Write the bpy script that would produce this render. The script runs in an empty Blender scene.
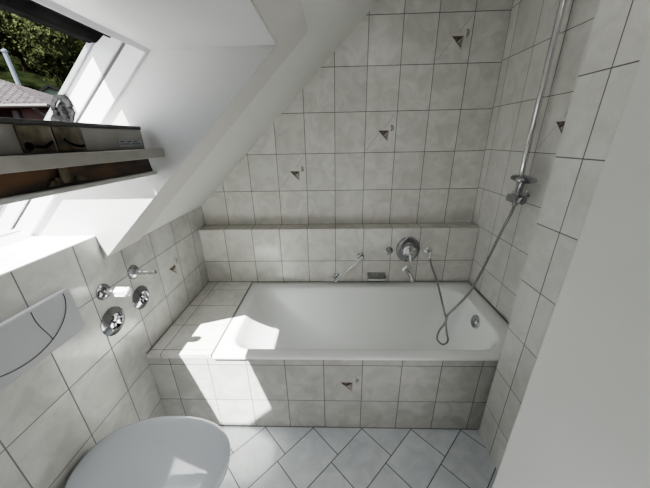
import bpy, bmesh, math, random
from mathutils import Vector, Matrix, Euler
PI = math.pi
random.seed(7)
scn = bpy.context.scene
col = scn.collection

# ------------------------------------------------------------------ materials
def mat(name, base=(.8, .8, .8), rough=.5, metal=0.0, spec=.5, coat=0.0):
    m = bpy.data.materials.new(name); m.use_nodes = True
    b = m.node_tree.nodes['Principled BSDF']
    b.inputs['Base Color'].default_value = (*base, 1)
    b.inputs['Roughness'].default_value = rough
    b.inputs['Metallic'].default_value = metal
    b.inputs['Specular IOR Level'].default_value = spec
    b.inputs['Coat Weight'].default_value = coat
    return m

def noisy(name, c1, c2, scale=8, rough=.5, metal=0.0, detail=4, bump=0.0, spec=.5, lo=.35, hi=.65, stretch=(1, 1, 1)):
    m = mat(name, c1, rough, metal, spec); nt = m.node_tree; N = nt.nodes; L = nt.links; b = N['Principled BSDF']
    tc = N.new('ShaderNodeTexCoord'); mp = N.new('ShaderNodeMapping'); mp.inputs['Scale'].default_value = stretch
    n = N.new('ShaderNodeTexNoise'); n.inputs['Scale'].default_value = scale; n.inputs['Detail'].default_value = detail
    r = N.new('ShaderNodeValToRGB'); r.color_ramp.elements[0].position = lo; r.color_ramp.elements[1].position = hi
    r.color_ramp.elements[0].color = (*c1, 1); r.color_ramp.elements[1].color = (*c2, 1)
    L.new(tc.outputs['Object'], mp.inputs['Vector']); L.new(mp.outputs['Vector'], n.inputs['Vector'])
    L.new(n.outputs['Fac'], r.inputs['Fac']); L.new(r.outputs['Color'], b.inputs['Base Color'])
    if bump:
        bp = N.new('ShaderNodeBump'); bp.inputs['Strength'].default_value = bump; bp.inputs['Distance'].default_value = .01
        L.new(n.outputs['Fac'], bp.inputs['Height']); L.new(bp.outputs['Normal'], b.inputs['Normal'])
    return m

def tile_mat(name, ua, u0, w, va, v0, h, base=(.68, .668, .635), vein=(.56, .548, .515), grout=(.10, .10, .095), gw=.0042, rough=.2, diag=False, stagger=0.0):
    """glazed marbled tile; ua/va are the axes (0,1,2) of the object coordinates"""
    m = mat(name, base, rough, 0, .5); nt = m.node_tree; N = nt.nodes; L = nt.links; b = N['Principled BSDF']
    def M(op, a, c=None, d=None):
        n = N.new('ShaderNodeMath'); n.operation = op
        for i, v in enumerate((a, c, d)):
            if v is None: continue
            if isinstance(v, (int, float)): n.inputs[i].default_value = v
            else: L.new(v, n.inputs[i])
        return n.outputs[0]
    tc = N.new('ShaderNodeTexCoord'); sp = N.new('ShaderNodeSeparateXYZ'); L.new(tc.outputs['Object'], sp.inputs[0])
    U = sp.outputs[ua]; V = sp.outputs[va]
    if diag:
        s = 1 / math.sqrt(2)
        q = M('MULTIPLY', M('ADD', U, V), s); r = M('MULTIPLY', M('SUBTRACT', U, V), s)
        U, V = r, q
    ru = M('DIVIDE', M('SUBTRACT', U, u0), w)
    fu = M('FLOOR', ru)
    rv = M('DIVIDE', M('SUBTRACT', V, v0), h)
    if stagger: rv = M('SUBTRACT', rv, M('MULTIPLY', fu, stagger))
    fv = M('FLOOR', rv)
    def edge(rr, size):
        f = M('SUBTRACT', rr, M('FLOOR', rr))
        d = M('MINIMUM', f, M('SUBTRACT', 1.0, f))
        return M('MULTIPLY', d, size)
    d = M('MINIMUM', edge(ru, w), edge(rv, h))
    g = N.new('ShaderNodeMapRange'); g.inputs[1].default_value = gw * .38; g.inputs[2].default_value = gw * .62
    g.inputs[3].default_value = 0; g.inputs[4].default_value = 1; L.new(d, g.inputs[0])
    mask = g.outputs[0]
    # per tile random
    cx = N.new('ShaderNodeCombineXYZ'); L.new(fu, cx.inputs[0]); L.new(fv, cx.inputs[1]); cx.inputs[2].default_value = (ua * 3 + va)
    wn = N.new('ShaderNodeTexWhiteNoise'); wn.noise_dimensions = '3D'; L.new(cx.outputs[0], wn.inputs['Vector'])
    off = N.new('ShaderNodeVectorMath'); off.operation = 'MULTIPLY_ADD'
    L.new(wn.outputs['Color'], off.inputs[0]); off.inputs[1].default_value = (9, 9, 9); L.new(tc.outputs['Object'], off.inputs[2])
    n1 = N.new('ShaderNodeTexNoise'); n1.inputs['Scale'].default_value = 9; n1.inputs['Detail'].default_value = 7; n1.inputs['Roughness'].default_value = .62
    n1.inputs['Distortion'].default_value = .9
    L.new(off.outputs[0], n1.inputs['Vector'])
    cr = N.new('ShaderNodeValToRGB'); e = cr.color_ramp.elements
    e[0].position = .38; e[0].color = (*vein, 1); e[1].position = .60; e[1].color = (*base, 1)
    L.new(n1.outputs['Fac'], cr.inputs['Fac'])
    hs = N.new('ShaderNodeHueSaturation'); L.new(cr.outputs['Color'], hs.inputs['Color'])
    mr = N.new('ShaderNodeMapRange'); mr.inputs[3].default_value = .95; mr.inputs[4].default_value = 1.04
    L.new(wn.outputs['Value'], mr.inputs[0]); L.new(mr.outputs[0], hs.inputs['Value'])
    mx = N.new('ShaderNodeMix'); mx.data_type = 'RGBA'; L.new(mask, mx.inputs['Factor'])
    mx.inputs['A'].default_value = (*grout, 1); L.new(hs.outputs['Color'], mx.inputs['B'])
    L.new(mx.outputs['Result'], b.inputs['Base Color'])
    rg = N.new('ShaderNodeMapRange'); rg.inputs[3].default_value = .8; rg.inputs[4].default_value = rough
    L.new(mask, rg.inputs[0]); L.new(rg.outputs[0], b.inputs['Roughness'])
    n2 = N.new('ShaderNodeTexNoise'); n2.inputs['Scale'].default_value = 30; n2.inputs['Detail'].default_value = 3
    L.new(off.outputs[0], n2.inputs['Vector'])
    hh = M('ADD', M('MULTIPLY', n2.outputs['Fac'], .12), M('MULTIPLY', mask, 1.0))
    bp = N.new('ShaderNodeBump'); bp.inputs['Strength'].default_value = .35; bp.inputs['Distance'].default_value = .002
    L.new(hh, bp.inputs['Height']); L.new(bp.outputs['Normal'], b.inputs['Normal'])
    return m

XL, YB, YL, ZL = -1.981, 0.0, -.112, .955          # left wall, upper back wall, ledge front, ledge height
YA, XP, YP = -.863, -.212, -.881                   # apron plane, pier plane, pier start
ZC, YF = 2.42, -2.15                               # ceiling, front wall
SL = .9456                                         # slope of the roof

T_back = tile_mat('marbled_wall_tile_upper', 0, 0, .2, 2, .955, .25)
T_low = tile_mat('marbled_wall_tile_lower', 0, 0, .2, 2, .705, .25)
T_ledge = tile_mat('marbled_ledge_tile', 0, 0, .2, 1, .01, .25, base=(.6, .58, .52), vein=(.48, .46, .41))
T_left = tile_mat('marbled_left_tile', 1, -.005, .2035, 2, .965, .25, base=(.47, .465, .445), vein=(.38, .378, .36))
T_right = tile_mat('marbled_recess_tile', 1, -.07, .2, 2, 1.213, .25, base=(.66, .65, .625), vein=(.58, .57, .545), gw=.0036)
T_pier = tile_mat('marbled_pier_tile', 1, -.995, .4, 2, 1.2205, .25, base=(.66, .655, .635), vein=(.58, .575, .55))
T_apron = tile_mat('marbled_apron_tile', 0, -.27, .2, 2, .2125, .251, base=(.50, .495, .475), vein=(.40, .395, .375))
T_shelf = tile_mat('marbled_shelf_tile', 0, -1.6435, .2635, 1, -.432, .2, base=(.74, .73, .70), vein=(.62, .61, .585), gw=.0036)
T_floor = tile_mat('marbled_floor_tile', 0, .0055, .1965, 1, -1.2225, .2455, base=(.60, .63, .66), vein=(.50, .53, .565), diag=True, stagger=.1965 / .2455, gw=.0046, grout=(.07, .075, .08))
M_white = noisy('white_wall_paint', (.60, .595, .57), (.63, .625, .60), 60, .6, bump=.04)
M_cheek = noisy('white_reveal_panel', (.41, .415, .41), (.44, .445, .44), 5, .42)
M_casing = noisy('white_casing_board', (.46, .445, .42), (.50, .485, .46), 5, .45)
M_frame = noisy('white_window_lacquer', (.66, .65, .68), (.72, .71, .74), 3, .3)
M_sashw = noisy('weathered_sash_shaded', (.19, .18, .165), (.25, .24, .22), 9, .45)  # white darkened: the shade of the backlit sash is put into the colour
M_rim = mat('worn_grey_rim', (.36, .36, .35), .4)
M_greyseal = mat('grey_seal', (.035, .035, .033), .6)
M_hinge = noisy('dark_hinge', (.004, .004, .004), (.018, .018, .019), 60, .6, spec=.15)
M_grey = mat('grey_aluminium', (.30, .31, .32), .35, .6)
M_black = noisy('black_rail', (.003, .003, .003), (.008, .008, .008), 12, .9, spec=.05)
M_brownw = noisy('mouldy_brown_wood', (.008, .005, .003), (.13, .06, .02), 16, .6, detail=8, bump=.4, stretch=(1, .35, 1), lo=.42, hi=.75)
M_brass = noisy('tarnished_brass', (.03, .024, .015), (.13, .105, .065), 34, .5, .4, detail=5)
M_chrome = mat('chrome', (.72, .72, .74), .07, 1)
M_chromed = mat('chrome_dark', (.34, .34, .36), .12, 1)
M_soap = noisy('brushed_steel', (.20, .20, .19), (.30, .30, .29), 30, .4, .3)
M_hose = mat('hose_metal', (.26, .26, .26), .25, 1)
M_enamel = mat('white_enamel', (.87, .885, .88), .09, 0, .5, .3)
M_ceramic = mat('white_ceramic', (.66, .68, .72), .08, 0, .5, .5)
M_lid = mat('grey_white_lid_plastic', (.56, .59, .65), .05, 0, .5, .5)
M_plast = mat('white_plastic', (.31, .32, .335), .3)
M_plastlit = mat('plastic_lit_top', (.74, .74, .76), .3)  # same plastic, paler: window light on the plate's top put into the colour
M_line = mat('dark_joint', (.03, .03, .03), .6)
M_clear = mat('clear_grip', (.72, .74, .74), .05, 0, .6, .6)
M_sili = mat('grey_silicone', (.12, .12, .12), .5)
M_marble = noisy('white_marble', (.70, .70, .72), (.88, .88, .89), 4.5, .15, detail=8, lo=.36, hi=.52, stretch=(3, 1, 1))
M_door = noisy('white_door_paint', (.60, .60, .58), (.62, .62, .60), 4, .5)
M_dtri = noisy('decor_dark', (.02, .017, .014), (.16, .12, .09), 70, .25)
M_dpink = mat('decor_pink', (.36, .30, .28), .25)
M_dgrey = noisy('decor_grey', (.14, .14, .13), (.42, .40, .37), 90, .25)
M_dline = mat('decor_line', (.44, .43, .41), .25)

def glass_mat():
    m = bpy.data.materials.new('window_glass'); m.use_nodes = True; nt = m.node_tree; N = nt.nodes; L = nt.links
    N.remove(N['Principled BSDF']); out = N['Material Output']
    t = N.new('ShaderNodeBsdfTransparent'); t.inputs[0].default_value = (.93, .96, .95, 1)
    g = N.new('ShaderNodeBsdfGlossy'); g.inputs['Roughness'].default_value = .02
    f = N.new('ShaderNodeFresnel'); f.inputs[0].default_value = 1.3
    x = N.new('ShaderNodeMixShader'); L.new(f.outputs[0], x.inputs[0]); L.new(t.outputs[0], x.inputs[1]); L.new(g.outputs[0], x.inputs[2])
    L.new(x.outputs[0], out.inputs[0]); return m
M_glass = glass_mat()

# ------------------------------------------------------------------ mesh helpers
def link(name, bm, mats, parent=None, smooth=False, angle=40):
    if not isinstance(mats, (list, tuple)): mats = [mats]
    bm.normal_update()
    me = bpy.data.meshes.new(name); bm.to_mesh(me); bm.free()
    for m in mats: me.materials.append(m)
    if smooth:
        for p in me.polygons: p.use_smooth = True
        try: me.set_sharp_from_angle(angle=math.radians(angle))
        except Exception: pass
    o = bpy.data.objects.new(name, me); col.objects.link(o)
    if parent is not None: o.parent = parent
    return o

def struct(name, bm, mats, parent=None, smooth=False):
    o = link(name, bm, mats, parent, smooth)
    if parent is None: o['kind'] = 'structure'
    return o

def thing(name, label, cat, loc=(0, 0, 0), rot=(0, 0, 0), group=None):
    o = bpy.data.objects.new(name, None); col.objects.link(o); o.location = loc; o.rotation_euler = rot
    o.empty_display_size = .05
    o['label'] = label; o['category'] = cat
    if group: o['group'] = group
    return o

def tag(o, label, cat, group=None):
    o['label'] = label; o['category'] = cat
    if group: o['group'] = group
    return o

def poly(bm, pts, mi=0):
    f = bm.faces.new([bm.verts.new(p) for p in pts]); f.material_index = mi; return f

def prism(bm, pts, vec, mi=0):
    """closed prism: polygon pts extruded by vec"""
    a = [bm.verts.new(p) for p in pts]; v = Vector(vec); b = [bm.verts.new(Vector(p) + v) for p in pts]
    n = len(pts); fs = [bm.faces.new(a), bm.faces.new(b[::-1])]
    for i in range(n): fs.append(bm.faces.new([a[i], b[i], b[(i + 1) % n], a[(i + 1) % n]]))
    for f in fs: f.material_index = mi
    bmesh.ops.recalc_face_normals(bm, faces=fs)
    return fs

def box(bm, x0, x1, y0, y1, z0, z1, mi=0, bev=0.0, M=None, seg=2):
    r = bmesh.ops.create_cube(bm, size=1)
    vs = r['verts']
    for v in vs:
        v.co = Vector((x0 + (v.co.x + .5) * (x1 - x0), y0 + (v.co.y + .5) * (y1 - y0), z0 + (v.co.z + .5) * (z1 - z0)))
    fs = list({f for v in vs for f in v.link_faces})
    for f in fs: f.material_index = mi
    allv = set(vs)
    if bev:
        es = list({e for v in vs for e in v.link_edges})
        r = bmesh.ops.bevel(bm, geom=es, offset=bev, segments=seg, affect='EDGES', profile=.5, clamp_overlap=True)
        for f in r['faces']: f.material_index = mi
        allv |= set(r['verts']); allv = {v for v in allv if v.is_valid}
        grow = set()
        for v in allv:
            for f in v.link_faces: grow |= set(f.verts)
        allv |= grow
    if M is not None:
        for v in allv: v.co = M @ v.co
    return allv

def lathe(bm, prof, n=40, M=None, mi=0, sx=1, sy=1):
    """profile [(r,z)...] revolved about local z; M places it"""
    rings = []
    for r, z in prof:
        if r < 1e-6: rings.append([bm.verts.new((0, 0, z))])
        else: rings.append([bm.verts.new((r * math.cos(2 * PI * i / n) * sx, r * math.sin(2 * PI * i / n) * sy, z)) for i in range(n)])
    fs = []
    for a, b in zip(rings, rings[1:]):
        for i in range(n):
            j = (i + 1) % n
            if len(a) == 1 and len(b) == 1: continue
            if len(a) == 1: fs.append(bm.faces.new([a[0], b[j], b[i]]))
            elif len(b) == 1: fs.append(bm.faces.new([a[i], a[j], b[0]]))
            else: fs.append(bm.faces.new([a[i], a[j], b[j], b[i]]))
    for f in fs: f.material_index = mi
    bmesh.ops.recalc_face_normals(bm, faces=fs)
    if M is not None:
        for v in {v for r in rings for v in r}: v.co = M @ v.co

def catmull(P, n=8):
    P = [Vector(p) for p in P]; Q = [P[0] * 2 - P[1]] + P + [P[-1] * 2 - P[-2]]; out = []
    for i in range(1, len(Q) - 2):
        for k in range(n):
            t = k / n; a, b, c, d = Q[i - 1:i + 3]
            out.append(.5 * ((2 * b) + (-a + c) * t + (2 * a - 5 * b + 4 * c - d) * t * t + (-a + 3 * b - 3 * c + d) * t ** 3))
    out.append(P[-1]); return out

def tube(bm, pts, r, n=12, mi=0, caps=True):
    pts = [Vector(p) for p in pts]; rings = []
    T0 = (pts[1] - pts[0]).normalized(); up = Vector((0, 0, 1)) if abs(T0.z) < .9 else Vector((1, 0, 0))
    N = (up - T0 * up.dot(T0)).normalized()
    for i, p in enumerate(pts):
        T = (pts[min(i + 1, len(pts) - 1)] - pts[max(i - 1, 0)]).normalized()
        N = (N - T * N.dot(T)).normalized(); B = T.cross(N)
        rr = r(i / (len(pts) - 1)) if callable(r) else r
        rings.append([bm.verts.new(p + (N * math.cos(2 * PI * k / n) + B * math.sin(2 * PI * k / n)) * rr) for k in range(n)])
    for a, b in zip(rings, rings[1:]):
        for k in range(n):
            f = bm.faces.new([a[k], a[(k + 1) % n], b[(k + 1) % n], b[k]]); f.material_index = mi
    if caps:
        bm.faces.new(rings[0][::-1]).material_index = mi; bm.faces.new(rings[-1]).material_index = mi

def frame_to(loc, z, x=(0, 0, 1)):
    """matrix whose local z axis points along z"""
    z = Vector(z).normalized(); x = Vector(x); x = (x - z * x.dot(z))
    if x.length < 1e-5: x = Vector((0, 1, 0)) - z * z.y
    x.normalize(); y = z.cross(x)
    m = Matrix((x, y, z)).transposed().to_4x4(); m.translation = Vector(loc); return m

# decor motif: tile corner o, unit axes u (0.2) and v (0.25), outward n. Added to a wall's own mesh.
def decor(bm, o, u, v, n, mi):
    o, u, v, n = Vector(o), Vector(u), Vector(v), Vector(n)
    P = lambda a, b, h=.0006: o + u * a * .2 + v * b * .25 + n * h
    def pl(pts, m, h=.0006):
        f = poly(bm, [P(a, b, h) for a, b in pts], m)
        f.normal_update()
        if f.normal.dot(n) < 0: f.normal_flip()
    pl([(.415, .55), (.775, .55), (.745, .27)], mi + 1, .0005)
    pl([(.435, .54), (.74, .54), (.72, .32)], mi, .0009)
    pl([(.60, .44), (.72, .50), (.72, .34)], mi + 2, .0012)
    c = (.83, .60); k = 10
    pl([(c[0], c[1] - .085)] + [(c[0] + .10 * math.cos(-PI / 2 + PI * i / k), c[1] + .085 * math.sin(-PI / 2 + PI * i / k)) for i in range(k + 1)], mi + 2, .0007)
    for a, b in (((.05, .07), (.44, .47)), ((.62, .62), (.93, .93))):
        w = .008
        pl([(a[0] - w, a[1] + w), (a[0] + w, a[1] - w), (b[0] + w, b[1] - w), (b[0] - w, b[1] + w)], mi + 3)
DEC = [M_dtri, M_dpink, M_dgrey, M_dline]

# ------------------------------------------------------------------ the room
zs = lambda x: 1.105 + SL * (x - XL)               # inner surface of the sloped ceiling
xs = lambda z: XL + (z - 1.105) / SL
bm = bmesh.new()
prism(bm, [(XL, 0, ZL - .1), (0, 0, ZL - .1), (0, 0, ZC), (xs(ZC), 0, ZC), (XL, 0, 1.105)], (0, .1, 0), 0)
prism(bm, [(XL, YL, 0), (0, YL, 0), (0, YL, ZL), (XL, YL, ZL)], (0, .112, 0), 1)
for f in bm.faces:
    f.normal_update()
    if f.normal.z > .9 and abs(f.calc_center_median().z - ZL) < .01: f.material_index = 2
for x0, z0 in ((-.8, 1.455), (-1.4, 1.205), (-.4, 1.955)):
    decor(bm, (x0, 0, z0), (1, 0, 0), (0, 0, 1), (0, -1, 0), 3)
struct('wall_back', bm, [T_back, T_low, T_ledge] + DEC)

# left wall: higher below the window (Y -1.71..-.92)
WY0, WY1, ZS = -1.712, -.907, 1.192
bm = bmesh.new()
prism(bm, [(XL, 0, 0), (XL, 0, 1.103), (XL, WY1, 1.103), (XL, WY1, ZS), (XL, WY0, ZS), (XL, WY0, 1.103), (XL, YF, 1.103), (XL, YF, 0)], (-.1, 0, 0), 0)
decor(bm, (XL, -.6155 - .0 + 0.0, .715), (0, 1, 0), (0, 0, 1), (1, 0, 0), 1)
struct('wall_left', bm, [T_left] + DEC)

# right wall: recess at X=0 then the pier
bm = bmesh.new()
prism(bm, [(0, .1, 0), (0, YP, 0), (0, YP, ZC), (0, .1, ZC)], (.1, 0, 0), 0)
decor(bm, (0, -.47, 1.463), (0, -1, 0), (0, 0, 1), (-1, 0, 0), 2)
prism(bm, [(XP, YP, 0), (XP, YF, 0), (XP, YF, ZC), (XP, YP, ZC)], (.312, 0, 0), 1)
struct('wall_right', bm, [T_right, T_pier] + DEC)

bm = bmesh.new()
box(bm, XL - .1, .1, YF - 1.4, .1, -.1, 0)
struct('floor', bm, T_floor)

# sloped + flat ceiling as one mesh, with the window opening left free
def slab(bm, x0, x1, y0, y1, mi=0, t=.25):
    # thick strip of the slope; ends cut vertically
    a = [(x0, y0, zs(x0)), (x1, y0, zs(x1)), (x1, y0, zs(x1) + t), (x0, y0, zs(x0) + t)]
    prism(bm, a, (0, y1 - y0, 0), mi)
bm = bmesh.new()
XT = -1.199                                         # top edge of the opening on the slope
XC = xs(ZC)
slab(bm, XL - .1, XC, WY1, .1)
slab(bm, XL - .1, XC, YF, WY0)
slab(bm, XT, XC, WY0, WY1)
prism(bm, [(XC, YF - 1.4, ZC), (.1, YF - 1.4, ZC), (.1, YF - 1.4, ZC + .25), (XC, YF - 1.4, ZC + .25)], (0, 1.5 - YF, 0), 0)
struct('ceiling', bm, M_white)

# front wall with the doorway, and the small hall behind it
bm = bmesh.new()
DX0, DX1, DZ = -1.12, -.27, 2.03
prism(bm, [(XL, YF, 0), (DX0, YF, 0), (DX0, YF, DZ), (DX1, YF, DZ), (DX1, YF, 0), (0.1, YF, 0), (.1, YF, ZC), (XC, YF, ZC), (XL, YF, 1.103)], (0, -.12, 0), 0)
struct('wall_front', bm, M_white)
bm = bmesh.new()
box(bm, -1.98, .1, YF - 1.4, YF - 1.3, 0, ZC)
box(bm, -2.08, -1.98, YF - 1.4, YF - .12, 0, ZC)
box(bm, .0, .1, YF - 1.3, YF - .12, 0, ZC)
struct('wall_hall', bm, M_white)
bm = bmesh.new()
for x0, x1, z0, z1 in ((DX0 - .07, DX0, 0, DZ + .07), (DX1, DX1 + .05, 0, DZ + .07), (DX0, DX1, DZ, DZ + .07)):
    box(bm, x0, x1, YF, YF + .02, z0, z1, bev=.003)
struct('trim_1', bm, M_door)

# casing boards around the window recess (proud of the slope)
NI = Vector((.687, 0, -.7266)); UD = Vector((.7266, 0, .687))     # room-side normal, up-slope direction
def onslope(x, y, h): return Vector((x, y, zs(x))) + NI * h
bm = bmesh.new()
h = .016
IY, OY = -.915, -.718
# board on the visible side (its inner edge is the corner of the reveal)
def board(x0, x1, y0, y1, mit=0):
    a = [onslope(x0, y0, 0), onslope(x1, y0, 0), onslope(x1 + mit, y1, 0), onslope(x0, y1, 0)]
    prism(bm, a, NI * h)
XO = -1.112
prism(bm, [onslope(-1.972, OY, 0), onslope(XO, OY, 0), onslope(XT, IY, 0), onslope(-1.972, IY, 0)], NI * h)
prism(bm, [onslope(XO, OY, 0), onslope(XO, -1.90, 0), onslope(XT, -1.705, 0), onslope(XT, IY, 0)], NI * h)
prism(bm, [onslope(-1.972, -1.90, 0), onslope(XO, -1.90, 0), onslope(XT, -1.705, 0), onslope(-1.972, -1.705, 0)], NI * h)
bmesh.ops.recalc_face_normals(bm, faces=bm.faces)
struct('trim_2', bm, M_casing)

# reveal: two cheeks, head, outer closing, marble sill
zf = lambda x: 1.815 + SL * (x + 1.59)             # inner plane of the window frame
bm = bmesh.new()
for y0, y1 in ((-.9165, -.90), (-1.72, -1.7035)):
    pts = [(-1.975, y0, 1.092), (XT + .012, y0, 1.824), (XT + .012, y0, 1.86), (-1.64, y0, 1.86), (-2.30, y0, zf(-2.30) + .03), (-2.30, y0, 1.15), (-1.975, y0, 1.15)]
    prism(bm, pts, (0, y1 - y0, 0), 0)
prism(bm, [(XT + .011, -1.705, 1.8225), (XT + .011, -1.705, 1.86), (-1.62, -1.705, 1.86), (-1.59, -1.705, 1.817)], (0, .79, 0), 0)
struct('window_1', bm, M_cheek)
bm = bmesh.new()
box(bm, -2.30, XL + .001, -1.7035, -.9165, 1.192, 1.1975, bev=.001)
box(bm, -2.30, XL - .1, -1.7035, -.9165, 1.14, 1.192)
struct('trim_3', bm, M_marble)

# ------------------------------------------------------------------ roof window: frame (structure) and sash (thing)
P0 = Vector((-1.59, 0, 1.817)); U = Vector((-.7266, 0, -.687)); V = Vector((-.687, 0, .7266))   # u runs down the slope, v outwards
MW = Matrix((U, Vector((0, 1, 0)), V)).transposed().to_4x4(); MW.translation = P0
# local x=u, y=Y, z=v ; handedness irrelevant for boxes
win = bpy.data.objects.new('window_2', None); col.objects.link(win); win['kind'] = 'structure'
JY0, JY1 = -1.695, -.93
bm = bmesh.new()
for ya, yb, s in ((JY1, JY1 + .05, 1), (JY0 - .05, JY0, -1)):
    box(bm, -.02, 1.0, ya, yb, .002, .058, bev=.002, M=MW)         # inner strip
    box(bm, -.02, 1.0, ya + .006 * s, yb + .006 * s, .058, .070, M=MW, mi=1)  # groove
    box(bm, -.02, 1.0, ya, yb, .070, .128, bev=.002, M=MW)
    box(bm, -.02, 1.0, ya - .008 * s, yb, .128, .142, bev=.002, M=MW, mi=2)
bmesh.ops.recalc_face_normals(bm, faces=bm.faces)
link('jamb', bm, [M_frame, M_greyseal, M_grey], win)
bm = bmesh.new()
box(bm, -.04, .0, JY0 - .05, JY1 + .05, .0, .10, bev=.002, M=MW)
box(bm, -.035, .012, JY0, JY1, -.004, .012, bev=.002, M=MW)
box(bm, .0, .002, -1.08, -1.045, .035, .046, mi=1, M=MW)
box(bm, .0, .002, -1.55, -1.515, .035, .046, mi=1, M=MW)
link('head', bm, [M_frame, M_black], win)
bm = bmesh.new()                                   # dark upper rail seen from below, ribbed
PU = lambda u, v: MW @ Vector((u, JY0, v))
prism(bm, [PU(*p) for p in ((-.05, .062), (.012, .062), (.022, .068), (.024, .078), (.040, .082), (.044, .096), (.060, .100), (.066, .118), (.100, .124), (.116, .134), (.116, .165), (-.05, .165))], (0, JY1 - JY0, 0))
link('rail', bm, M_black, win)
bm = bmesh.new()
box(bm, .892, .99, JY0 - .05, JY1 + .05, -.06, .03, bev=.003, M=MW)
box(bm, .905, .99, JY0, JY1, .03, .055, bev=.003, M=MW)
box(bm, .898, .906, JY0, JY1, .032, .040, bev=.001, M=MW, mi=1)
bmesh.ops.recalc_face_normals(bm, faces=bm.faces)
link('bottom_rail', bm, [M_frame, M_grey], win)
# pivot hinge on the jamb: curved dark bracket with bolts
def hinge(y, s, name='pivot_hinge'):
    bm = bmesh.new()
    c = Vector((-1.922, y, 1.655))
    arc = []
    for k in range(15):
        a = math.radians(205 - k * 175 / 14)
        arc.append((.034 * math.cos(a), .046 * math.sin(a)))
    inner = [(.62 * a, .62 * b) for a, b in arc[::-1]]
    rot = math.radians(-25)
    R_ = lambda p: Vector((c.x + p[0] * math.cos(rot) - p[1] * math.sin(rot), c.y, c.z + p[0] * math.sin(rot) + p[1] * math.cos(rot)))
    pts = [R_(p) for p in arc + inner]
    prism(bm, pts, (0, -.012 * s, 0))
    prism(bm, [R_((-.036, -.055)), R_((-.038, .012)), R_((-.016, .028)), R_((.016, .026)), R_((.036, .006)), R_((.032, -.055))], (0, -.006 * s, 0), 2)
    for p in ((-.016, -.02), (.015, -.02), (0, .004)):
        lathe(bm, [(0, .016), (.007, .016), (.009, .012), (.009, 0)], 14, frame_to(R_(p), (0, -s, 0)), 1)
    link(name, bm, [M_hinge, M_black, M_hinge], win)
hinge(JY1, 1)

sash = thing('window_sash', 'white weathered roof window sash swung open flat across the skylight opening', 'window sash', (-1.70, -1.31, 1.5))
def S(o): o.matrix_parent_inverse = Matrix.Translation(-Vector(sash.location)); return o
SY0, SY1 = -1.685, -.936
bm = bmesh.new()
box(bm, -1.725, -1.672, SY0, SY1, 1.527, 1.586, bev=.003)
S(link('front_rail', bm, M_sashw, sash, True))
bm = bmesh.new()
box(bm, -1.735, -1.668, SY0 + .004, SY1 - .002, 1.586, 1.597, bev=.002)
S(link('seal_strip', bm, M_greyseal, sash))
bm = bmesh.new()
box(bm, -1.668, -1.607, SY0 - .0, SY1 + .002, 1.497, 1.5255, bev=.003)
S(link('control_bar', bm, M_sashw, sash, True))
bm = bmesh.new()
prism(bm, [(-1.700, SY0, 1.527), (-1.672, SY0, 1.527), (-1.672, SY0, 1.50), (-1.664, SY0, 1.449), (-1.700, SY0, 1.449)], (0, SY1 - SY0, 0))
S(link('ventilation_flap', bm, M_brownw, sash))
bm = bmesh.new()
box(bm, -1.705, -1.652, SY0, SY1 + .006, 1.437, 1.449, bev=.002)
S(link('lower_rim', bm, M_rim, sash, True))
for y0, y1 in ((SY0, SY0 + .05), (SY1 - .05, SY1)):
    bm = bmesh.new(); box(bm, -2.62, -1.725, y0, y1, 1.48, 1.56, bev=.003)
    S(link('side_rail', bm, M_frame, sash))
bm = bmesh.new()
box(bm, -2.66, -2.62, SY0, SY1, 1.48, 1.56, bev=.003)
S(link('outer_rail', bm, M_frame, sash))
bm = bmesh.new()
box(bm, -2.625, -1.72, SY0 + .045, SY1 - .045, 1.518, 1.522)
S(link('glass_pane', bm, M_glass, sash))
# latch plate: two tarnished plates with a lever each
lp = None
bm = bmesh.new()
box(bm, -1.672, -1.667, -1.335, -1.262, 1.529, 1.584, bev=.003)
box(bm, -1.672, -1.667, -1.256, -1.178, 1.529, 1.584, bev=.003)
lp = S(link('latch_plate', bm, M_brass, sash, True)); lp['label'] = 'tarnished brass latch plates'
bm = bmesh.new()
tube(bm, catmull([(-1.664, -1.310, 1.541), (-1.660, -1.295, 1.540), (-1.659, -1.283, 1.546), (-1.660, -1.274, 1.551)], 6), .0032, 8)
lathe(bm, [(0, .004), (.008, .004), (.009, 0)], 18, frame_to((-1.667, -1.322, 1.542), (1, 0, 0)))
o = link('latch_lever', bm, M_hinge, lp, True); o.matrix_parent_inverse = Matrix.Translation(-Vector(sash.location)) 
o.matrix_parent_inverse = Matrix.Identity(4)
bm = bmesh.new()
tube(bm, catmull([(-1.664, -1.238, 1.556), (-1.660, -1.222, 1.544), (-1.659, -1.205, 1.540), (-1.661, -1.192, 1.541)], 6), .0032, 8)
o = link('latch_lever', bm, M_hinge, lp, True)
bm = bmesh.new()
box(bm, -1.672, -1.6705, -1.055, -.948, 1.534, 1.554, bev=.0004)
for k in range(3): box(bm, -1.6705, -1.6702, -1.05 + k * .03, -1.03 + k * .03, 1.548, 1.551, mi=1)
for k in range(2): box(bm, -1.6705, -1.6702, -1.05 + k * .05, -1.01 + k * .05, 1.541, 1.5435, mi=1)
S(link('rating_plate', bm, [M_grey, M_greyseal], sash))
# bracket under the bar
bm = bmesh.new()
box(bm, -1.664, -1.658, -1.285, -1.262, 1.458, 1.50, bev=.002)
prism(bm, [(-1.668, -1.32, 1.455), (-1.668, -1.215, 1.458), (-1.668, -1.225, 1.468), (-1.668, -1.265, 1.474), (-1.668, -1.31, 1.466)], (.008, 0, 0))
for y in (-1.298, -1.245): lathe(bm, [(0, .004), (.006, .004), (.007, 0)], 14, frame_to((-1.660, y, 1.465), (1, 0, 0)))
S(link('bracket', bm, M_brass, sash))

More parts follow.
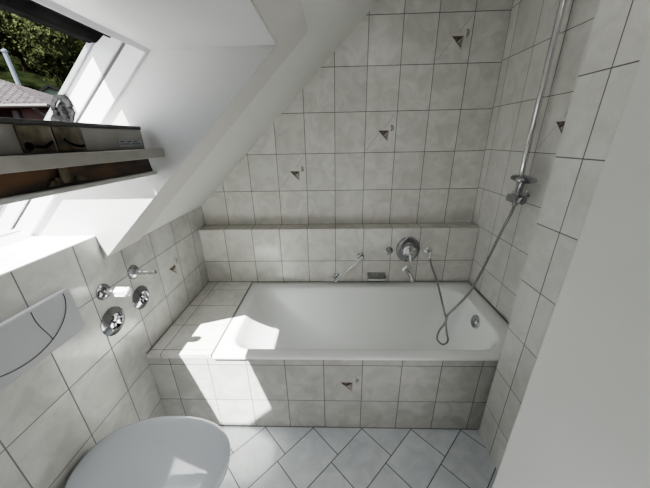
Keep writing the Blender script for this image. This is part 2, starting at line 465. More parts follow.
# ------------------------------------------------------------------ bath surround
root = thing('bath_surround', 'white marbled tiled apron and corner shelf boxing in the bathtub', 'bath surround', (-1.0, YA, 0))
def chl(root, o): o.matrix_parent_inverse = Matrix.Translation(-Vector(root.location)); return o
TX0, TX1, TY0, TY1, TZ = -1.640, -.004, -.877, -.117, .53
bm = bmesh.new()
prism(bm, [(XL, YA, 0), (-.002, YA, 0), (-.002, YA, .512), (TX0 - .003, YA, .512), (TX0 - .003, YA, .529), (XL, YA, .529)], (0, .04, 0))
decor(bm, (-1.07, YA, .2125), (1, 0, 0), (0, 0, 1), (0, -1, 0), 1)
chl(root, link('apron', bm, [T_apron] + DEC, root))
bm = bmesh.new()
box(bm, XL, TX0 - .003, YA - .002, YL, .505, .532, bev=.0015)
chl(root, link('shelf_top', bm, T_shelf, root))
bm = bmesh.new()
box(bm, TX0 - .0035, TX0 + .0005, YA, YL, .528, .5335, mi=0)
box(bm, XL, XL + .004, YA, YL, .530, .535)
box(bm, XL, -.0, YL - .004, YL, .530, .535)
box(bm, -.004, 0, YP, YL, .530, .535)
box(bm, XL, XP, YA - .003, YA, 0, .004)
chl(root, link('sealant', bm, M_sili, root))

# ------------------------------------------------------------------ bathtub
def rrect(x0, x1, y0, y1, r, n=16, rl=None):
    """rounded rectangle, 4*n points, fixed ordering; rl = radius for the left corners"""
    pts = []
    for cx, cy, a0, rr in ((x1, y1, 0, r), (x0, y1, 90, rl or r), (x0, y0, 180, rl or r), (x1, y0, 270, r)):
        sx = -1 if cx == x1 else 1; sy = -1 if cy == y1 else 1
        ccx, ccy = cx + sx * rr, cy + sy * rr
        for k in range(n):
            a = math.radians(a0 + 90 * (k + .0) / (n - 1))
            pts.append((ccx + rr * math.cos(a), ccy + rr * math.sin(a)))
    return pts
bm = bmesh.new()
rings = []
def ring(pts, z): rings.append([bm.verts.new((x, y, z)) for x, y in pts])
ring(rrect(TX0 + .006, TX1 - .006, TY0 + .012, TY1 - .006, .012), TZ - .018)
ring(rrect(TX0, TX1, TY0 + .002, TY1, .015), TZ - .018)
ring(rrect(TX0, TX1, TY0, TY1, .016), TZ - .012)
ring(rrect(TX0 + .002, TX1 - .002, TY0 + .002, TY1 - .002, .016), TZ - .004)
ring(rrect(TX0 + .008, TX1 - .008, TY0 + .008, TY1 - .008, .014), TZ)
IX0, IX1, IYa, IYb = -1.575, -.105, -.822, -.195
prof = [  # t toward the bottom (dx left, dx right, dy, z, r right, r left)
    (0, 0, 0, TZ + .000, .16, .10), (.006, .006, .005, TZ - .003, .158, .10), (.014, .012, .012, TZ - .014, .155, .105), (.03, .018, .020, TZ - .05, .15, .115),
    (.06, .026, .030, TZ - .10, .15, .14), (.11, .036, .040, TZ - .17, .15, .17), (.18, .048, .052, TZ - .25, .15, .19),
    (.26, .065, .066, TZ - .32, .14, .19), (.31, .09, .085, TZ - .36, .13, .17), (.36, .13, .115, TZ - .385, .11, .15), (.45, .20, .16, TZ - .395, .09, .12)]
for dl, dr, dy, z, r, rl in prof:
    ring(rrect(IX0 + dl, IX1 - dr, IYa + dy, IYb - dy, r, rl=rl), z)
for a, b in zip(rings, rings[1:]):
    n = len(a)
    for i in range(n): bm.faces.new([a[i], a[(i + 1) % n], b[(i + 1) % n], b[i]])
bm.faces.new(rings[-1])
bmesh.ops.recalc_face_normals(bm, faces=bm.faces)
for f in bm.faces: pass
if sum(f.normal.z * f.calc_area() for f in bm.faces) < 0: bmesh.ops.reverse_faces(bm, faces=bm.faces)
bmesh.ops.remove_doubles(bm, verts=bm.verts, dist=.0002)
tub = thing('bathtub', 'long white enamel bathtub set into the tiled surround under the ledge', 'bathtub', (-.82, -.5, .14))
chl(tub, link('basin', bm, M_enamel, tub, True, 60))
bm = bmesh.new()
MO = frame_to((-.128, -.503, .462), (-.97, 0, .24))
lathe(bm, [(.042, -.004), (.043, .002), (.038, .006), (.033, .006), (.0325, .004)], 36, MO)
lathe(bm, [(.0325, .004), (.024, .003), (.014, .010), (.006, .012), (0, .012)], 36, MO, 1)
chl(tub, link('overflow_cap', bm, [M_chromed, M_chromed], tub, True))
bm = bmesh.new()
lathe(bm, [(.034, 0), (.034, .004), (.025, .005), (.02, .002), (0, .002)], 32, Matrix.Translation((-.42, -.51, TZ - .395)))
chl(tub, link('drain', bm, M_chrome, tub, True))

# ------------------------------------------------------------------ fittings on the low back wall (plane Y=YL, outward -Y)
W = lambda x, z, d=0: Vector((x, YL - d, z))
OUT = (0, -1, 0)
mx = thing('bath_mixer', 'round chrome concealed bath mixer with lever above the tub spout', 'mixer tap', W(-.478, .795))
bm = bmesh.new(); lathe(bm, [(.084, 0), (.084, .004), (.079, .010), (.066, .013), (.05, .0125), (.048, .010)], 48, frame_to(W(-.478, .795), OUT), sx=1.16)
chl(mx, link('rosette', bm, M_chromed, mx, True))
bm = bmesh.new(); lathe(bm, [(.046, .008), (.046, .030), (.040, .045), (.030, .052), (0, .054)], 40, frame_to(W(-.478, .795), OUT))
for k in range(4):
    a = k * PI / 2 + .5
    tube(bm, [W(-.478 + .02 * math.cos(a), .795 + .02 * math.sin(a), .046), W(-.478 + .043 * math.cos(a), .795 + .043 * math.sin(a), .040)], .010, 10)
chl(mx, link('knob', bm, M_chrome, mx, True))
bm = bmesh.new()
tube(bm, [W(-.478, .79, .05), W(-.474, .765, .062), W(-.468, .725, .066)], lambda t: .008 - .002 * t, 12)
chl(mx, link('lever', bm, M_chrome, mx, True))

sp = thing('bath_spout', 'short chrome bath spout below the round mixer', 'spout', W(-.472, .632))
bm = bmesh.new(); lathe(bm, [(.034, 0), (.034, .006), (.026, .014), (.018, .016)], 32, frame_to(W(-.472, .632), OUT))
chl(sp, link('rosette', bm, M_chrome, sp, True))
bm = bmesh.new(); tube(bm, catmull([W(-.472, .632, .012), W(-.470, .628, .05), W(-.463, .620, .075), W(-.458, .608, .095), W(-.455, .596, .100)], 6), lambda t: .017 - .003 * t, 16)
lathe(bm, [(.016, 0), (.017, .012), (.013, .013)], 24, frame_to(W(-.455, .600, .100), (0, -.25, -1)))
chl(sp, link('pipe', bm, M_chrome, sp, True))

dv = thing('diverter_knob', 'small chrome diverter button left of the round mixer', 'diverter', W(-.612, .783))
bm = bmesh.new(); lathe(bm, [(.027, 0), (.027, .004), (.020, .009), (.016, .010)], 28, frame_to(W(-.612, .783), OUT), sx=1.2)
chl(dv, link('rosette', bm, M_chromed, dv, True))
bm = bmesh.new(); lathe(bm, [(.015, .008), (.015, .028), (.010, .034), (0, .035)], 24, frame_to(W(-.610, .779), OUT))
chl(dv, link('button', bm, M_chrome, dv, True))

ho = thing('hose_outlet', 'small round chrome wall outlet where the shower hose starts', 'hose outlet', W(-.332, .783))
bm = bmesh.new(); lathe(bm, [(.028, 0), (.028, .005), (.022, .012), (.014, .014)], 28, frame_to(W(-.332, .783), OUT))
chl(ho, link('rosette', bm, M_chrome, ho, True))
bm = bmesh.new(); tube(bm, catmull([W(-.332, .783, .01), W(-.332, .781, .035), W(-.332, .768, .046), W(-.332, .745, .048)], 5), .010, 14)
chl(ho, link('elbow', bm, M_chrome, ho, True))

gb = thing('grab_bar', 'slanted chrome grab bar on the low wall behind the bathtub', 'grab bar', W(-.9, .65))
a0, a1 = W(-.818, .742, .055), W(-.992, .578, .055)
for p, nm in ((a0, 'mount'), (a1, 'mount')):
    bm = bmesh.new(); q = Vector((p.x, YL, p.z))
    lathe(bm, [(.026, 0), (.026, .005), (.019, .012), (.011, .016), (.011, .055)], 24, frame_to(q, OUT))
    chl(gb, link(nm, bm, M_chromed, gb, True))
bm = bmesh.new(); d = (a0 - a1).normalized()
tube(bm, [a1 - d * .018, a0 + d * .018], .014, 18)
chl(gb, link('bar', bm, M_chrome, gb, True))

sd = thing('soap_dish', 'small rectangular chrome soap dish on the low wall beside the grab bar', 'soap dish', W(-.695, .59))
bm = bmesh.new()
box(bm, -.762, -.630, YL - .012, YL, .565, .612, bev=.003)
chl(sd, link('wall_plate', bm, M_soap, sd))
bm = bmesh.new()
box(bm, -.765, -.627, YL - .05, YL - .008, .566, .572, bev=.002)
box(bm, -.765, -.627, YL - .054, YL - .049, .566, .582, bev=.002)
box(bm, -.765, -.760, YL - .054, YL - .008, .566, .60, bev=.002)
box(bm, -.632, -.627, YL - .054, YL - .008, .566, .60, bev=.002)
chl(sd, link('tray', bm, M_chrome, sd))

# ------------------------------------------------------------------ shower rail, hand shower, hose
RX, RY = -.055, -.492
rl = thing('shower_rail', 'tall vertical chrome shower rail fixed to the right tiled wall', 'shower rail', (RX, RY, 1.24))
bm = bmesh.new(); tube(bm, [(RX, RY, 1.235), (RX, RY, 2.3)], .0135, 20)
chl(rl, link('pole', bm, M_chrome, rl, True))
for z in (1.255, 2.26):
    bm = bmesh.new(); lathe(bm, [(.022, 0), (.022, .006), (.014, .012), (.013, .045)], 24, frame_to((0, RY, z), (-1, 0, 0)))
    box(bm, RX - .019, RX + .019, RY - .017, RY + .017, z - .022, z + .022, bev=.005)
    chl(rl, link('wall_mount', bm, M_chrome, rl, True))
hs = thing('hand_shower', 'chrome hand shower with round head parked low on the rail', 'hand shower', (-.085, -.53, 1.28))
bm = bmesh.new()
hc = Vector((-.075, -.545, 1.347))
lathe(bm, [(0, .014), (.030, .013), (.050, .008), (.056, 0), (.056, -.008), (.048, -.014), (.02, -.020), (0, -.021)], 40, frame_to(hc, (.08, -.1, 1)))
chl(hs, link('shower_head', bm, M_chromed, hs, True))
bm = bmesh.new()
tube(bm, catmull([hc + Vector((0, .0, -.012)), (-.078, -.542, 1.31), (-.080, -.540, 1.27), (-.083, -.536, 1.21)], 6), lambda t: .013 + .002 * math.sin(t * PI), 16)
chl(hs, link('handle', bm, M_chromed, hs, True))
bm = bmesh.new()
box(bm, -.100, -.036, -.556, -.474, 1.222, 1.262, bev=.010)
lathe(bm, [(.017, 0), (.019, .006), (.019, .026), (.015, .030), (0, .031)], 24, frame_to((-.072, -.548, 1.24), (-.1, -1, 0)))
chl(hs, link('slider', bm, M_chromed, hs, True))
hose = [(-.083, -.535, 1.212), (-.085, -.530, 1.17), (-.088, -.500, 1.08), (-.092, -.465, .96), (-.098, -.43, .83), (-.112, -.40, .70), (-.138, -.375, .575), (-.185, -.345, .46), (-.222, -.335, .385),
        (-.228, -.340, .33), (-.222, -.345, .285), (-.212, -.35, .235), (-.200, -.355, .195), (-.212, -.362, .162), (-.245, -.362, .160), (-.276, -.350, .198), (-.262, -.335, .255), (-.236, -.330, .30),
        (-.224, -.325, .345), (-.240, -.315, .40), (-.262, -.285, .49), (-.290, -.24, .60), (-.318, -.18, .69), (-.332, YL - .05, .752)]
bm = bmesh.new(); tube(bm, catmull(hose, 12), .0068, 10)
o = link('shower_hose', bm, M_hose, None, True)
tag(o, 'thin metal shower hose hanging from the rail and looping in the bathtub', 'hose')
_m = M_hose.node_tree; _w = _m.nodes.new('ShaderNodeTexWave'); _w.bands_direction = 'Z'; _w.inputs['Scale'].default_value = 90
_t = _m.nodes.new('ShaderNodeTexCoord'); _b = _m.nodes.new('ShaderNodeBump'); _b.inputs['Strength'].default_value = .4; _b.inputs['Distance'].default_value = .002
_m.links.new(_t.outputs['Object'], _w.inputs['Vector']); _m.links.new(_w.outputs['Fac'], _b.inputs['Height']); _m.links.new(_b.outputs['Normal'], _m.nodes['Principled BSDF'].inputs['Normal'])

# ------------------------------------------------------------------ stop valves on the left wall
def lever_valve(y, z, label, grip, ln):
    t = thing('stop_valve', label, 'valve', (XL, y, z))
    F = frame_to((XL, y, z), (1, 0, 0))
    bm = bmesh.new(); lathe(bm, [(.035, 0), (.035, .003), (.031, .009), (.021, .017), (.014, .020)], 36, F)
    chl(t, link('rosette', bm, M_chromed, t, True))
    bm = bmesh.new(); lathe(bm, [(.013, .018), (.013, .040), (.010, .044), (.010, .056)], 24, F)
    chl(t, link('stem', bm, M_chrome, t, True))
    bm = bmesh.new(); lathe(bm, ([(.010, .050), (.016, .056), (.019, .072), (.0195, ln - .02), (.017, ln - .005), (.010, ln), (0, ln)] if grip is M_clear else [(.010, .050), (.0135, .054), (.0135, .06), (.011, .064), (.012, ln - .012), (.010, ln - .002), (0, ln)]), 24, F)
    if grip is M_clear:
        for k in range(6):
            a = k * PI / 3
            tube(bm, [F @ Vector((.018 * math.cos(a), .018 * math.sin(a), .062)), F @ Vector((.018 * math.cos(a), .018 * math.sin(a), ln - .014))], .005, 8)
    chl(t, link('grip', bm, grip, t, True))
lever_valve(-.970, .966, 'chrome stop valve with fluted white clear grip, nearer the window', M_clear, .118)
lever_valve(-.789, .966, 'slim all-chrome stop valve on the left wall, nearer the tub', M_chrome, .112)
def dish_valve(y, z, r, label):
    t = thing('flush_valve', label, 'valve', (XL, y, z))
    F = frame_to((XL, y, z), (1, 0, 0))
    bm = bmesh.new(); lathe(bm, [(r, 0), (r, .003), (r - .006, .008), (r - .026, .018), (r - .030, .014)], 48, F)
    chl(t, link('rosette', bm, M_chromed, t, True))
    bm = bmesh.new(); lathe(bm, [(r - .030, .014), (r - .032, .003), (.0, .003)], 48, F)
    chl(t, link('recess', bm, M_chromed, t, True))
    bm = bmesh.new()
    lathe(bm, [(.010, .003), (.010, .020), (.008, .024), (0, .024)], 24, F)
    for k in range(4):
        a = k * PI / 2 + .6
        tube(bm, [F @ Vector((0, 0, .016)), F @ Vector((.022 * math.cos(a), .022 * math.sin(a), .015))], lambda q: .0045 + .002 * q, 12)
    chl(t, link('cross_knob', bm, M_chrome, t, True))
dish_valve(-.972, .820, .063, 'large round chrome valve cover with cross knob below the clear grip')
dish_valve(-.789, .824, .059, 'round chrome valve cover with cross knob nearer the bathtub')

# ------------------------------------------------------------------ flush plate
fp = thing('flush_plate', 'grey white rectangular flush plate with arc line above the toilet', 'flush plate', (XL, -1.30, .97))
FX = -1.958
bm = bmesh.new()
prism(bm, [(XL, -1.487, .897), (XL, -1.487, 1.066), (FX - .004, -1.487, 1.066), (FX, -1.487, 1.060), (FX + .006, -1.487, .905), (FX, -1.487, .897)], (0, .377, 0))
bmesh.ops.bevel(bm, geom=bm.edges[:], offset=.0015, segments=2, affect='EDGES')
bm.normal_update()
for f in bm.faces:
    if f.normal.z > .6: f.material_index = 1  # upward faces take the painted-in lit tone
chl(fp, link('plate', bm, [M_plast, M_plastlit], fp))
xf = lambda z: FX + .006 * (1.060 - z) / .155 + .0008
bm = bmesh.new()
arc = []
for k in range(33):
    a = math.radians(-0 - 180 * k / 32)
    y = -1.30 + .165 * math.cos(a); z = 1.060 + .136 * math.sin(a) * (1 if True else 0)
    arc.append((xf(z), y, z))
tube(bm, arc, .0016, 6)
sp_ = [(xf(z), -1.225 + .006 * math.sin((1.06 - z) * 20), z) for z in [1.060 - k * .0165 for k in range(8)]]
sp_ = [(xf(z), -1.243 + (1.06 - z) * .12 - .004 * math.sin((1.06 - z) * 40), z) for z in [1.060 - k * .0172 for k in range(8)]]
tube(bm, sp_, .0014, 6)
chl(fp, link('button_joint', bm, M_line, fp))

# ------------------------------------------------------------------ toilet (wall hung)
tl = thing('toilet', 'wall hung toilet with closed glossy grey white lid below the flush plate', 'toilet', (-1.70, -1.31, .2))
TC = (-1.690, -1.308)
def egg(a, b, ex=2.25, cx=TC[0], cy=TC[1], n=64, back=1.0):
    out = []
    for i in range(n):
        t = 2 * PI * i / n; c, s = math.cos(t), math.sin(t)
        x = math.copysign(abs(c) ** (2 / ex), c) * a; y = math.copysign(abs(s) ** (2 / ex), s) * b
        out.append((cx + x, cy + y))
    return out
def loft(bm, levels, cap0=True, cap1=True, mi=0):
    R = [[bm.verts.new((x, y, z)) for x, y in pts] for pts, z in levels]
    for a, b in zip(R, R[1:]):
        n = len(a)
        for i in range(n): bm.faces.new([a[i], a[(i + 1) % n], b[(i + 1) % n], b[i]]).material_index = mi
    if cap0: bm.faces.new(R[0][::-1]).material_index = mi
    if cap1: bm.faces.new(R[-1]).material_index = mi
bm = bmesh.new()
A, B = .280, .186
loft(bm, [(egg(A - .004, B - .004), .420), (egg(A, B), .424), (egg(A, B), .436), (egg(A - .004, B - .004), .4425), (egg(A - .016, B - .016), .4475), (egg(A - .05, B - .05), .4505), (egg(A - .12, B - .11), .4525), (egg(.05, .03), .4535)])
chl(tl, link('lid', bm, M_lid, tl, True, 50))
bm = bmesh.new()
loft(bm, [(egg(A - .012, B - .010), .398), (egg(A - .006, B - .006), .402), (egg(A - .006, B - .006), .414), (egg(A - .010, B - .010), .418)])
chl(tl, link('seat', bm, M_lid, tl, True, 50))
bm = bmesh.new()
loft(bm, [(egg(.13, .09, cx=-1.845), .10), (egg(.165, .115, cx=-1.812), .125), (egg(.20, .135, cx=-1.775), .18), (egg(.225, .15, cx=-1.75), .25), (egg(.25, .165, cx=-1.722), .33), (egg(.262, .172, cx=-1.708), .38), (egg(.262, .172, cx=-1.708), .396)])
chl(tl, link('bowl', bm, M_ceramic, tl, True, 60))
# ------------------------------------------------------------------ open door leaf close to the camera
dd = bpy.data.objects.new('door_1', None); col.objects.link(dd); dd['kind'] = 'structure'
e0, e1 = Vector((-.494, -1.365, 0)), Vector((-.315, -2.14, 0)); dv_ = (e1 - e0); ang = math.atan2(dv_.y, dv_.x)
MD = Matrix.Translation(e0) @ Matrix.Rotation(ang, 4, 'Z')
bm = bmesh.new(); box(bm, 0, dv_.length, 0, .04, .008, 2.01, bev=.006, M=MD, seg=3)
link('leaf', bm, M_door, dd, True)
bm = bmesh.new()
for s, y in ((1, .04), (-1, 0)):
    lathe(bm, [(.024, 0), (.024, .006), (.012, .010), (.010, .045)], 20, MD @ frame_to((.74, y, 1.02), (0, s, 0)))
    tube(bm, [MD @ Vector((.74, y + s * .045, 1.02)), MD @ Vector((.63, y + s * .045, 1.02))], .009, 12)
link('door_handle', bm, M_chrome, dd, True)

# ------------------------------------------------------------------ outside
M_grass = noisy('hill_green', (0.0008, 0.0013, 0.0005), (0.003, 0.0042, 0.0015), 1.2, .9, detail=8)
M_leafA = noisy('foliage_dark', (0.0009, 0.0014, 0.0007), (0.013, 0.017, 0.008), 1.6, .8, detail=6)
M_leafB = noisy('foliage_mid', (0.0032, 0.0045, 0.0016), (0.025, 0.03, 0.012), 1.6, .8, detail=6)
M_leafC = noisy('foliage_bright', (0.012, 0.016, 0.003), (0.07, 0.076, 0.018), 1.6, .8, detail=6)
M_trunk = noisy('bark', (0.0048, 0.0036, 0.0024), (0.0120, 0.0088, 0.0060), 6, .9)
def house_tiles(name, c1, c2, s=(1, 1, 1)):
    m = mat(name, c1, .7); nt = m.node_tree; N = nt.nodes; L = nt.links
    tc = N.new('ShaderNodeTexCoord'); w = N.new('ShaderNodeTexBrick'); w.inputs['Scale'].default_value = 1.0
    w.inputs['Brick Width'].default_value = .5; w.inputs['Row Height'].default_value = .42; w.inputs['Mortar Size'].default_value = .05
    w.inputs['Color1'].default_value = (*c1, 1); w.inputs['Color2'].default_value = (*c2, 1); w.inputs['Mortar'].default_value = (c1[0] * .3, c1[1] * .3, c1[2] * .3, 1)
    L.new(tc.outputs['UV'], w.inputs['Vector']); L.new(w.outputs['Color'], N['Principled BSDF'].inputs['Base Color']); return m
M_rtile = house_tiles('grey_roof_tiles', (0.026, 0.024, 0.0255), (0.042, 0.038, 0.041))
M_redtile = house_tiles('red_roof_tiles', (0.055, 0.009, 0.006), (0.09, 0.018, 0.012))
M_hbrown = noisy('dark_brown_cladding', (0.006, 0.0028, 0.0028), (0.014, 0.007, 0.007), 3, .8)
M_hpink = noisy('pink_render', (0.04, 0.026, 0.026), (0.05, 0.034, 0.033), 2, .8)
M_hgreen = noisy('pale_green_render', (0.11, 0.15, 0.12), (0.13, 0.17, 0.14), 2, .8)
M_hwhite = mat('white_outdoor_paint', (.045, .047, .05), .6)
M_hglass = mat('dark_house_glass', (.02, .025, .035), .1)
M_steel = mat('bright_flue_steel', (.10, .12, .15), .35, .4)

CAM = Vector((-1.014, -1.9186, 1.5444))
AX = Vector((-.71, .704, 0)).normalized(); SX = Vector((.704, .71, 0)).normalized()   # away from the window, to the right
def G(a, s, z): return CAM + AX * a + SX * s + Vector((0, 0, z))
def hillz(a): return -4.5 + max(0, a - 14) * .42
bm = bmesh.new()
cols_ = [-60, -40, -25, -12, 0, 12, 25, 40, 60]; rows_ = [5, 10, 14, 20, 26, 34, 44, 60, 80]
gv = [[bm.verts.new(G(a, s, hillz(a) + random.uniform(-.3, .3))) for s in cols_] for a in rows_]
for i in range(len(rows_) - 1):
    for j in range(len(cols_) - 1): bm.faces.new([gv[i][j], gv[i][j + 1], gv[i + 1][j + 1], gv[i + 1][j]])
bmesh.ops.recalc_face_normals(bm, faces=bm.faces)
o = struct('ground', bm, M_grass)

def crown(seed, kind):
    rnd = random.Random(seed); bm = bmesh.new()
    # inner core
    r = bmesh.ops.create_icosphere(bm, subdivisions=3, radius=1)
    for v in r['verts']:
        n = v.co.normalized(); f = .80 + .16 * math.sin(n.x * 7 + seed) * math.cos(n.y * 6) + .08 * math.sin(n.z * 11 + seed)
        v.co = Vector((n.x * 1.75 * f, n.y * 1.75 * f, 4.4 + n.z * 2.9 * f))
        if kind == 1:
            k = max(.12, 1 - (v.co.z - 1.3) / 7.0); v.co = Vector((v.co.x * k * 1.1, v.co.y * k * 1.1, 4.4 + (v.co.z - 4.4) * 1.15))
    # leaf sprays
    for i in range(3400):
        th = rnd.uniform(0, 2 * PI); u = rnd.uniform(-1, 1); q = math.sqrt(1 - u * u)
        n = Vector((q * math.cos(th), q * math.sin(th), u))
        rad = rnd.uniform(.80, 1.10) * (1 + .14 * math.sin(th * 5 + seed) * math.cos(u * 6))
        p = Vector((n.x * 1.85 * rad, n.y * 1.85 * rad, 4.4 + n.z * 3.05 * rad))
        if kind == 1:
            k = max(.10, 1 - (p.z - 1.3) / 7.0); p = Vector((p.x * k * 1.2, p.y * k * 1.2, 4.4 + (p.z - 4.4) * 1.15))
        s = rnd.uniform(.06, .15)
        d = (n + Vector((rnd.uniform(-1, 1), rnd.uniform(-1, 1), rnd.uniform(-.6, .9)))).normalized()
        t1 = d.orthogonal().normalized(); t2 = d.cross(t1)
        a = rnd.uniform(0, PI); e1_ = t1 * math.cos(a) + t2 * math.sin(a); e2_ = d.cross(e1_)
        vs = [bm.verts.new(p + e1_ * s * x + e2_ * s * y * .55) for x, y in ((-1, 0), (-.2, -1), (1, 0), (-.2, 1))]
        bm.faces.new(vs)
    return bm
def trunk(bm):
    tube(bm, [(0, 0, 0), (.05, 0, 1.2), (0, .05, 3)], lambda t: .2 - .1 * t, 8)
protos = []
for k, (kd, m) in enumerate(((0, M_leafA), (1, M_leafA), (0, M_leafB), (0, M_leafC))):
    lab = ['dark round leafy tree on the hillside seen through the skylight', 'dark pointed conifer on the hillside seen through the skylight', 'mid green leafy tree on the hillside seen through the skylight', 'bright yellow green tree on the hillside at the top of the view'][k]
    t = thing('tree', lab, 'tree', group=['dark leafy trees', 'dark conifers', 'mid green trees', 'bright green trees'][k] + ' on the hillside')
    link('crown', crown(k * 3 + 1, kd), m, t)
    bm = bmesh.new(); trunk(bm); link('trunk', bm, M_trunk, t)
    protos.append([t, False])
def put_tree(k, a, s, sc):
    t0, used = protos[k]
    if not used: t = t0; protos[k][1] = True
    else:
        t = t0.copy(); col.objects.link(t)
        for c in t0.children:
            d = c.copy(); col.objects.link(d); d.parent = t
    t.location = G(a, s, hillz(a) - .4); t.rotation_euler = (0, 0, random.uniform(0, 6)); t.scale = (sc, sc, sc * random.uniform(.9, 1.1))
random.seed(21)
for a, n, s0, s1 in ((34, 5, -11, 14.5), (39.5, 5, -13, 13), (45, 6, -14, 17), (50.5, 6, -16, 15), (56, 6, -14, 18)):
    for i in range(n):
        s = s0 + (s1 - s0) * (i + random.uniform(.42, .58)) / n
        bright = (s / a > .055 and a > 37)
        k = (3 if random.random() < .75 else 2) if bright else random.choice((0, 0, 1, 2, 2))
        put_tree(k, a + random.uniform(-.4, .4), s, random.uniform(.95, 1.08))

def ray_pt(dx, dy, dz, dist): return CAM + Vector((dx, dy, dz)) * (dist / 10)
# near house with grey tiled roof: eave, wall, window
def uvquad(bm, pts, m, su, sv):
    f = poly(bm, pts, m); uvl = bm.loops.layers.uv.verify()
    for lp_, uv in zip(f.loops, ((0, 0), (su, 0), (su, sv), (0, sv))): lp_[uvl].uv = uv
    return f
HB = ray_pt(-6.97, 7.17, .0, 14)                     # right (gable) corner of the eave, at eye level
ex = Vector((-1, -.12, 0)).normalized(); ey = Vector((-.12, 1, 0)).normalized()
h1 = thing('house', 'house with grey tiled roof and dark brown wall, left in the skylight view', 'house', (HB.x, HB.y, CAM.z - 4.5))
def H(a, b, z): return HB + ex * a + ey * b + Vector((0, 0, z))
bm = bmesh.new()
prism(bm, [H(.35, .5, -4.6), H(9, .5, -4.6), H(9, .5, 1.19), H(.35, .5, 1.19)], ey * 2.4)
prism(bm, [H(.35, .45, -4.6), H(1.3, .45, -4.6), H(1.3, .45, 1.19), H(.35, .45, 1.19)], ey * .3, 1)
chl(h1, link('wall', bm, [M_hbrown, M_hpink], h1))
bm = bmesh.new()
uvquad(bm, [H(0, 0, 1.30), H(9.5, 0, 1.30), H(9.5, 1.6, 2.35), H(2.6, 1.6, 2.35)], 0, 12, 7)
uvquad(bm, [H(0, 3.2, 1.30), H(0, 0, 1.30), H(2.6, 1.6, 2.35), H(2.6, 1.61, 2.35)], 0, 12, 7)
f = prism(bm, [H(0, 0, 1.19), H(9.5, 0, 1.19), H(9.5, 3.2, 1.19), H(0, 3.2, 1.19)], (0, 0, .10), 1)
chl(h1, link('roof', bm, [M_rtile, M_hwhite], h1))
bm = bmesh.new(); tube(bm, [H(.45, -.02, 1.2), H(.5, .2, 1.05), H(.38, .35, .9), H(.38, .35, -4)], .06, 8)
tube(bm, [H(-.05, -.05, 1.25), H(9.5, -.05, 1.25)], .06, 8)
chl(h1, link('gutter', bm, M_greyseal, h1))
bm = bmesh.new(); prism(bm, [H(1.35, .35, -3), H(1.52, .35, -3), H(1.52, .35, 1.15), H(1.35, .35, 1.15)], ey * .1)
chl(h1, link('corner_post', bm, M_hwhite, h1))
w = bmesh.new()
prism(w, [H(2.3, .44, .1), H(3.6, .44, .1), H(3.6, .44, 1.2), H(2.3, .44, 1.2)], ey * .05)
fw = chl(h1, link('window', w, M_hwhite, h1))
w = bmesh.new()
prism(w, [H(2.42, .42, .2), H(2.9, .42, .2), H(2.9, .42, 1.0), H(2.42, .42, 1.0)], ey * .03)
prism(w, [H(3.0, .42, .2), H(3.48, .42, .2), H(3.48, .42, 1.0), H(3.0, .42, 1.0)], ey * .03)
link('pane', w, M_hglass, fw)
# steel flue pole rising in front of the trees
bm = bmesh.new(); q0, q1 = ray_pt(-7.25, 6.89, 1.93, 18), ray_pt(-7.22, 6.91, 1.10, 18)
tube(bm, [q1, q0], .075, 12)
lathe(bm, [(.10, 0), (.10, .06), (0, .12)], 12, Matrix.Translation(q0))
tag(link('flue_pipe', bm, M_steel, None, True), 'slim bright steel flue pipe rising from the grey tiled roof', 'flue')
# small pale green gabled house behind
GB = ray_pt(-6.90, 7.24, .05, 26)
gx, gy = Vector((.76, .65, 0)), Vector((-.65, .76, 0))
def K(a, b, z): return GB + gx * a + gy * b + Vector((0, 0, z))
h2 = thing('house', 'small pale green gabled house standing behind the grey tiled roof', 'house', (GB.x, GB.y, CAM.z - 4))
bm = bmesh.new()
prism(bm, [K(-.9, 0, -3), K(1.9, 0, -3), K(1.9, 0, 2.3), K(.1, 0, 3.25), K(-.9, 0, 2.5)], gy * 5)
chl(h2, link('wall', bm, M_hgreen, h2))
bm = bmesh.new()
prism(bm, [K(.1, -.3, 3.25), K(2.5, -.3, 1.95), K(2.5, -.3, 2.1), K(.1, -.3, 3.42), K(-1.25, -.3, 2.35), K(-1.25, -.3, 2.2)], gy * 5.6)
chl(h2, link('roof', bm, M_rtile, h2))
bm = bmesh.new(); prism(bm, [K(.5, -.05, .9), K(1.4, -.05, .9), K(1.4, -.05, 2.15), K(.5, -.05, 2.15)], gy * .04)
fw = chl(h2, link('window', bm, M_hwhite, h2))
bm = bmesh.new(); prism(bm, [K(.58, -.08, 1.0), K(1.32, -.08, 1.0), K(1.32, -.08, 2.05), K(.58, -.08, 2.05)], gy * .04)
link('pane', bm, M_hglass, fw)
# low outbuilding with a red tiled roof just below the window
RB = ray_pt(-7.9, 6.1, 0, 9)
bx_, by_ = Vector((.62, .79, 0)), Vector((-.79, .62, 0))
def Q(a, b, z): return RB + bx_ * a + by_ * b + Vector((0, 0, z))
h3 = thing('outbuilding', 'low outbuilding with a red tiled roof just outside the skylight', 'outbuilding', (RB.x, RB.y, CAM.z - 4.5))
bm = bmesh.new(); prism(bm, [Q(-4, 0.3, -4.6), Q(1.2, .3, -4.6), Q(1.2, .3, -2.2), Q(-4, .3, -2.2)], by_ * 4)
chl(h3, link('wall', bm, M_hpink, h3))
bm = bmesh.new()
uvquad(bm, [Q(-4.3, 0, -2.2), Q(1.5, 0, -2.2), Q(1.5, 2.4, -.6), Q(-4.3, 2.4, -.6)], 0, 12, 6)
uvquad(bm, [Q(1.5, 4.8, -2.2), Q(-4.3, 4.8, -2.2), Q(-4.3, 2.4, -.6), Q(1.5, 2.4, -.6)], 0, 12, 6)
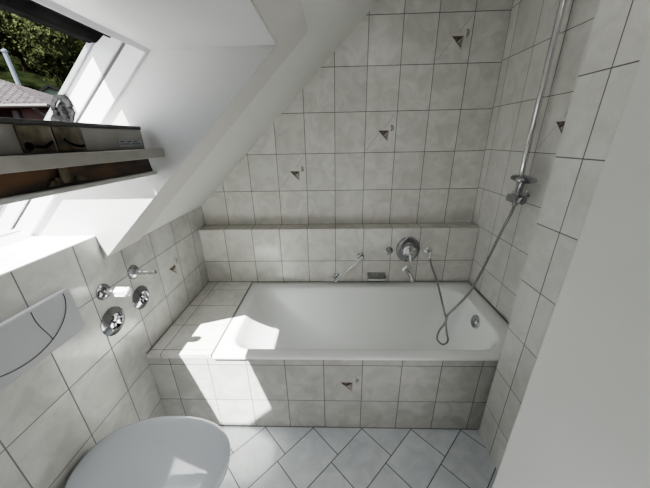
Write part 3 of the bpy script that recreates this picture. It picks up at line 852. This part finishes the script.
poly(bm, [Q(1.5, 0, -2.2), Q(1.5, 4.8, -2.2), Q(1.5, 2.4, -.6)]); poly(bm, [Q(-4.3, 0, -2.2), Q(-4.3, 2.4, -.6), Q(-4.3, 4.8, -2.2)])
bmesh.ops.remove_doubles(bm, verts=bm.verts, dist=.001)
chl(h3, link('roof', bm, M_redtile, h3))

for m in (M_grass, M_leafA, M_leafB, M_leafC, M_trunk, M_rtile, M_redtile, M_hbrown, M_hpink, M_hgreen, M_hwhite, M_black, M_hinge):
    m.node_tree.nodes['Principled BSDF'].inputs['Specular IOR Level'].default_value = 0
    m.node_tree.nodes['Principled BSDF'].inputs['Roughness'].default_value = .9
# ------------------------------------------------------------------ light
wd = bpy.data.worlds.new('World'); scn.world = wd; wd.use_nodes = True; nt = wd.node_tree
bg = nt.nodes['Background']; sky = nt.nodes.new('ShaderNodeTexSky'); sky.sky_type = 'NISHITA'; sky.sun_disc = False
sky.sun_elevation = math.radians(58); sky.sun_rotation = math.radians(200)
hsv = nt.nodes.new('ShaderNodeHueSaturation'); hsv.inputs['Saturation'].default_value = .35
nt.links.new(sky.outputs[0], hsv.inputs['Color']); nt.links.new(hsv.outputs[0], bg.inputs['Color']); bg.inputs['Strength'].default_value = .5

sd_ = Vector((.26, .503, -1)).normalized()
sl = bpy.data.lights.new('sun', 'SUN'); sl.energy = 70; sl.angle = math.radians(.6); sl.color = (1, .97, .92)
so = bpy.data.objects.new('sun', sl); col.objects.link(so); so.rotation_euler = sd_.to_track_quat('-Z', 'Y').to_euler(); so.location = (-4, -5, 8)

def area(name, loc, dirv, sx, sy, e, c=(1, 1, 1), portal=False):
    l = bpy.data.lights.new(name, 'AREA'); l.shape = 'RECTANGLE'; l.size = sx; l.size_y = sy; l.energy = e; l.color = c
    o = bpy.data.objects.new(name, l); col.objects.link(o); o.location = loc; o.rotation_euler = Vector(dirv).to_track_quat('-Z', 'Y').to_euler()
    if portal: l.cycles.is_portal = True
    return o
area('window_portal', P0 + U * .46 + V * .30 + Vector((0, -1.32, 0)), -V, .9, 1.1, 1, portal=True)
area('ceiling_fill', (-.85, -1.6, ZC - .02), (0, 0, -1), .9, 1.0, 12, (1, .965, .92))  # added fill light out of view, not a known fitting
area('hall_fill', (-.72, YF - 1.27, 1.25), (0, 1, 0), 1.0, 2.0, 4, (1, .97, .92))  # added frontal fill shining through the doorway, no real source known

# ------------------------------------------------------------------ camera
cd = bpy.data.cameras.new('camera'); cam = bpy.data.objects.new('camera', cd); col.objects.link(cam)
cam.location = CAM; cam.rotation_mode = 'XYZ'; cam.rotation_euler = (1.1989, .0184, .0270)
cd.sensor_fit = 'HORIZONTAL'; cd.sensor_width = 36; cd.lens = 268.33 * 36 / 650; cd.clip_start = .02; cd.clip_end = 300
scn.camera = cam
scn.view_settings.view_transform = 'AgX'
scn.view_settings.look = 'None'
scn.view_settings.exposure = .22
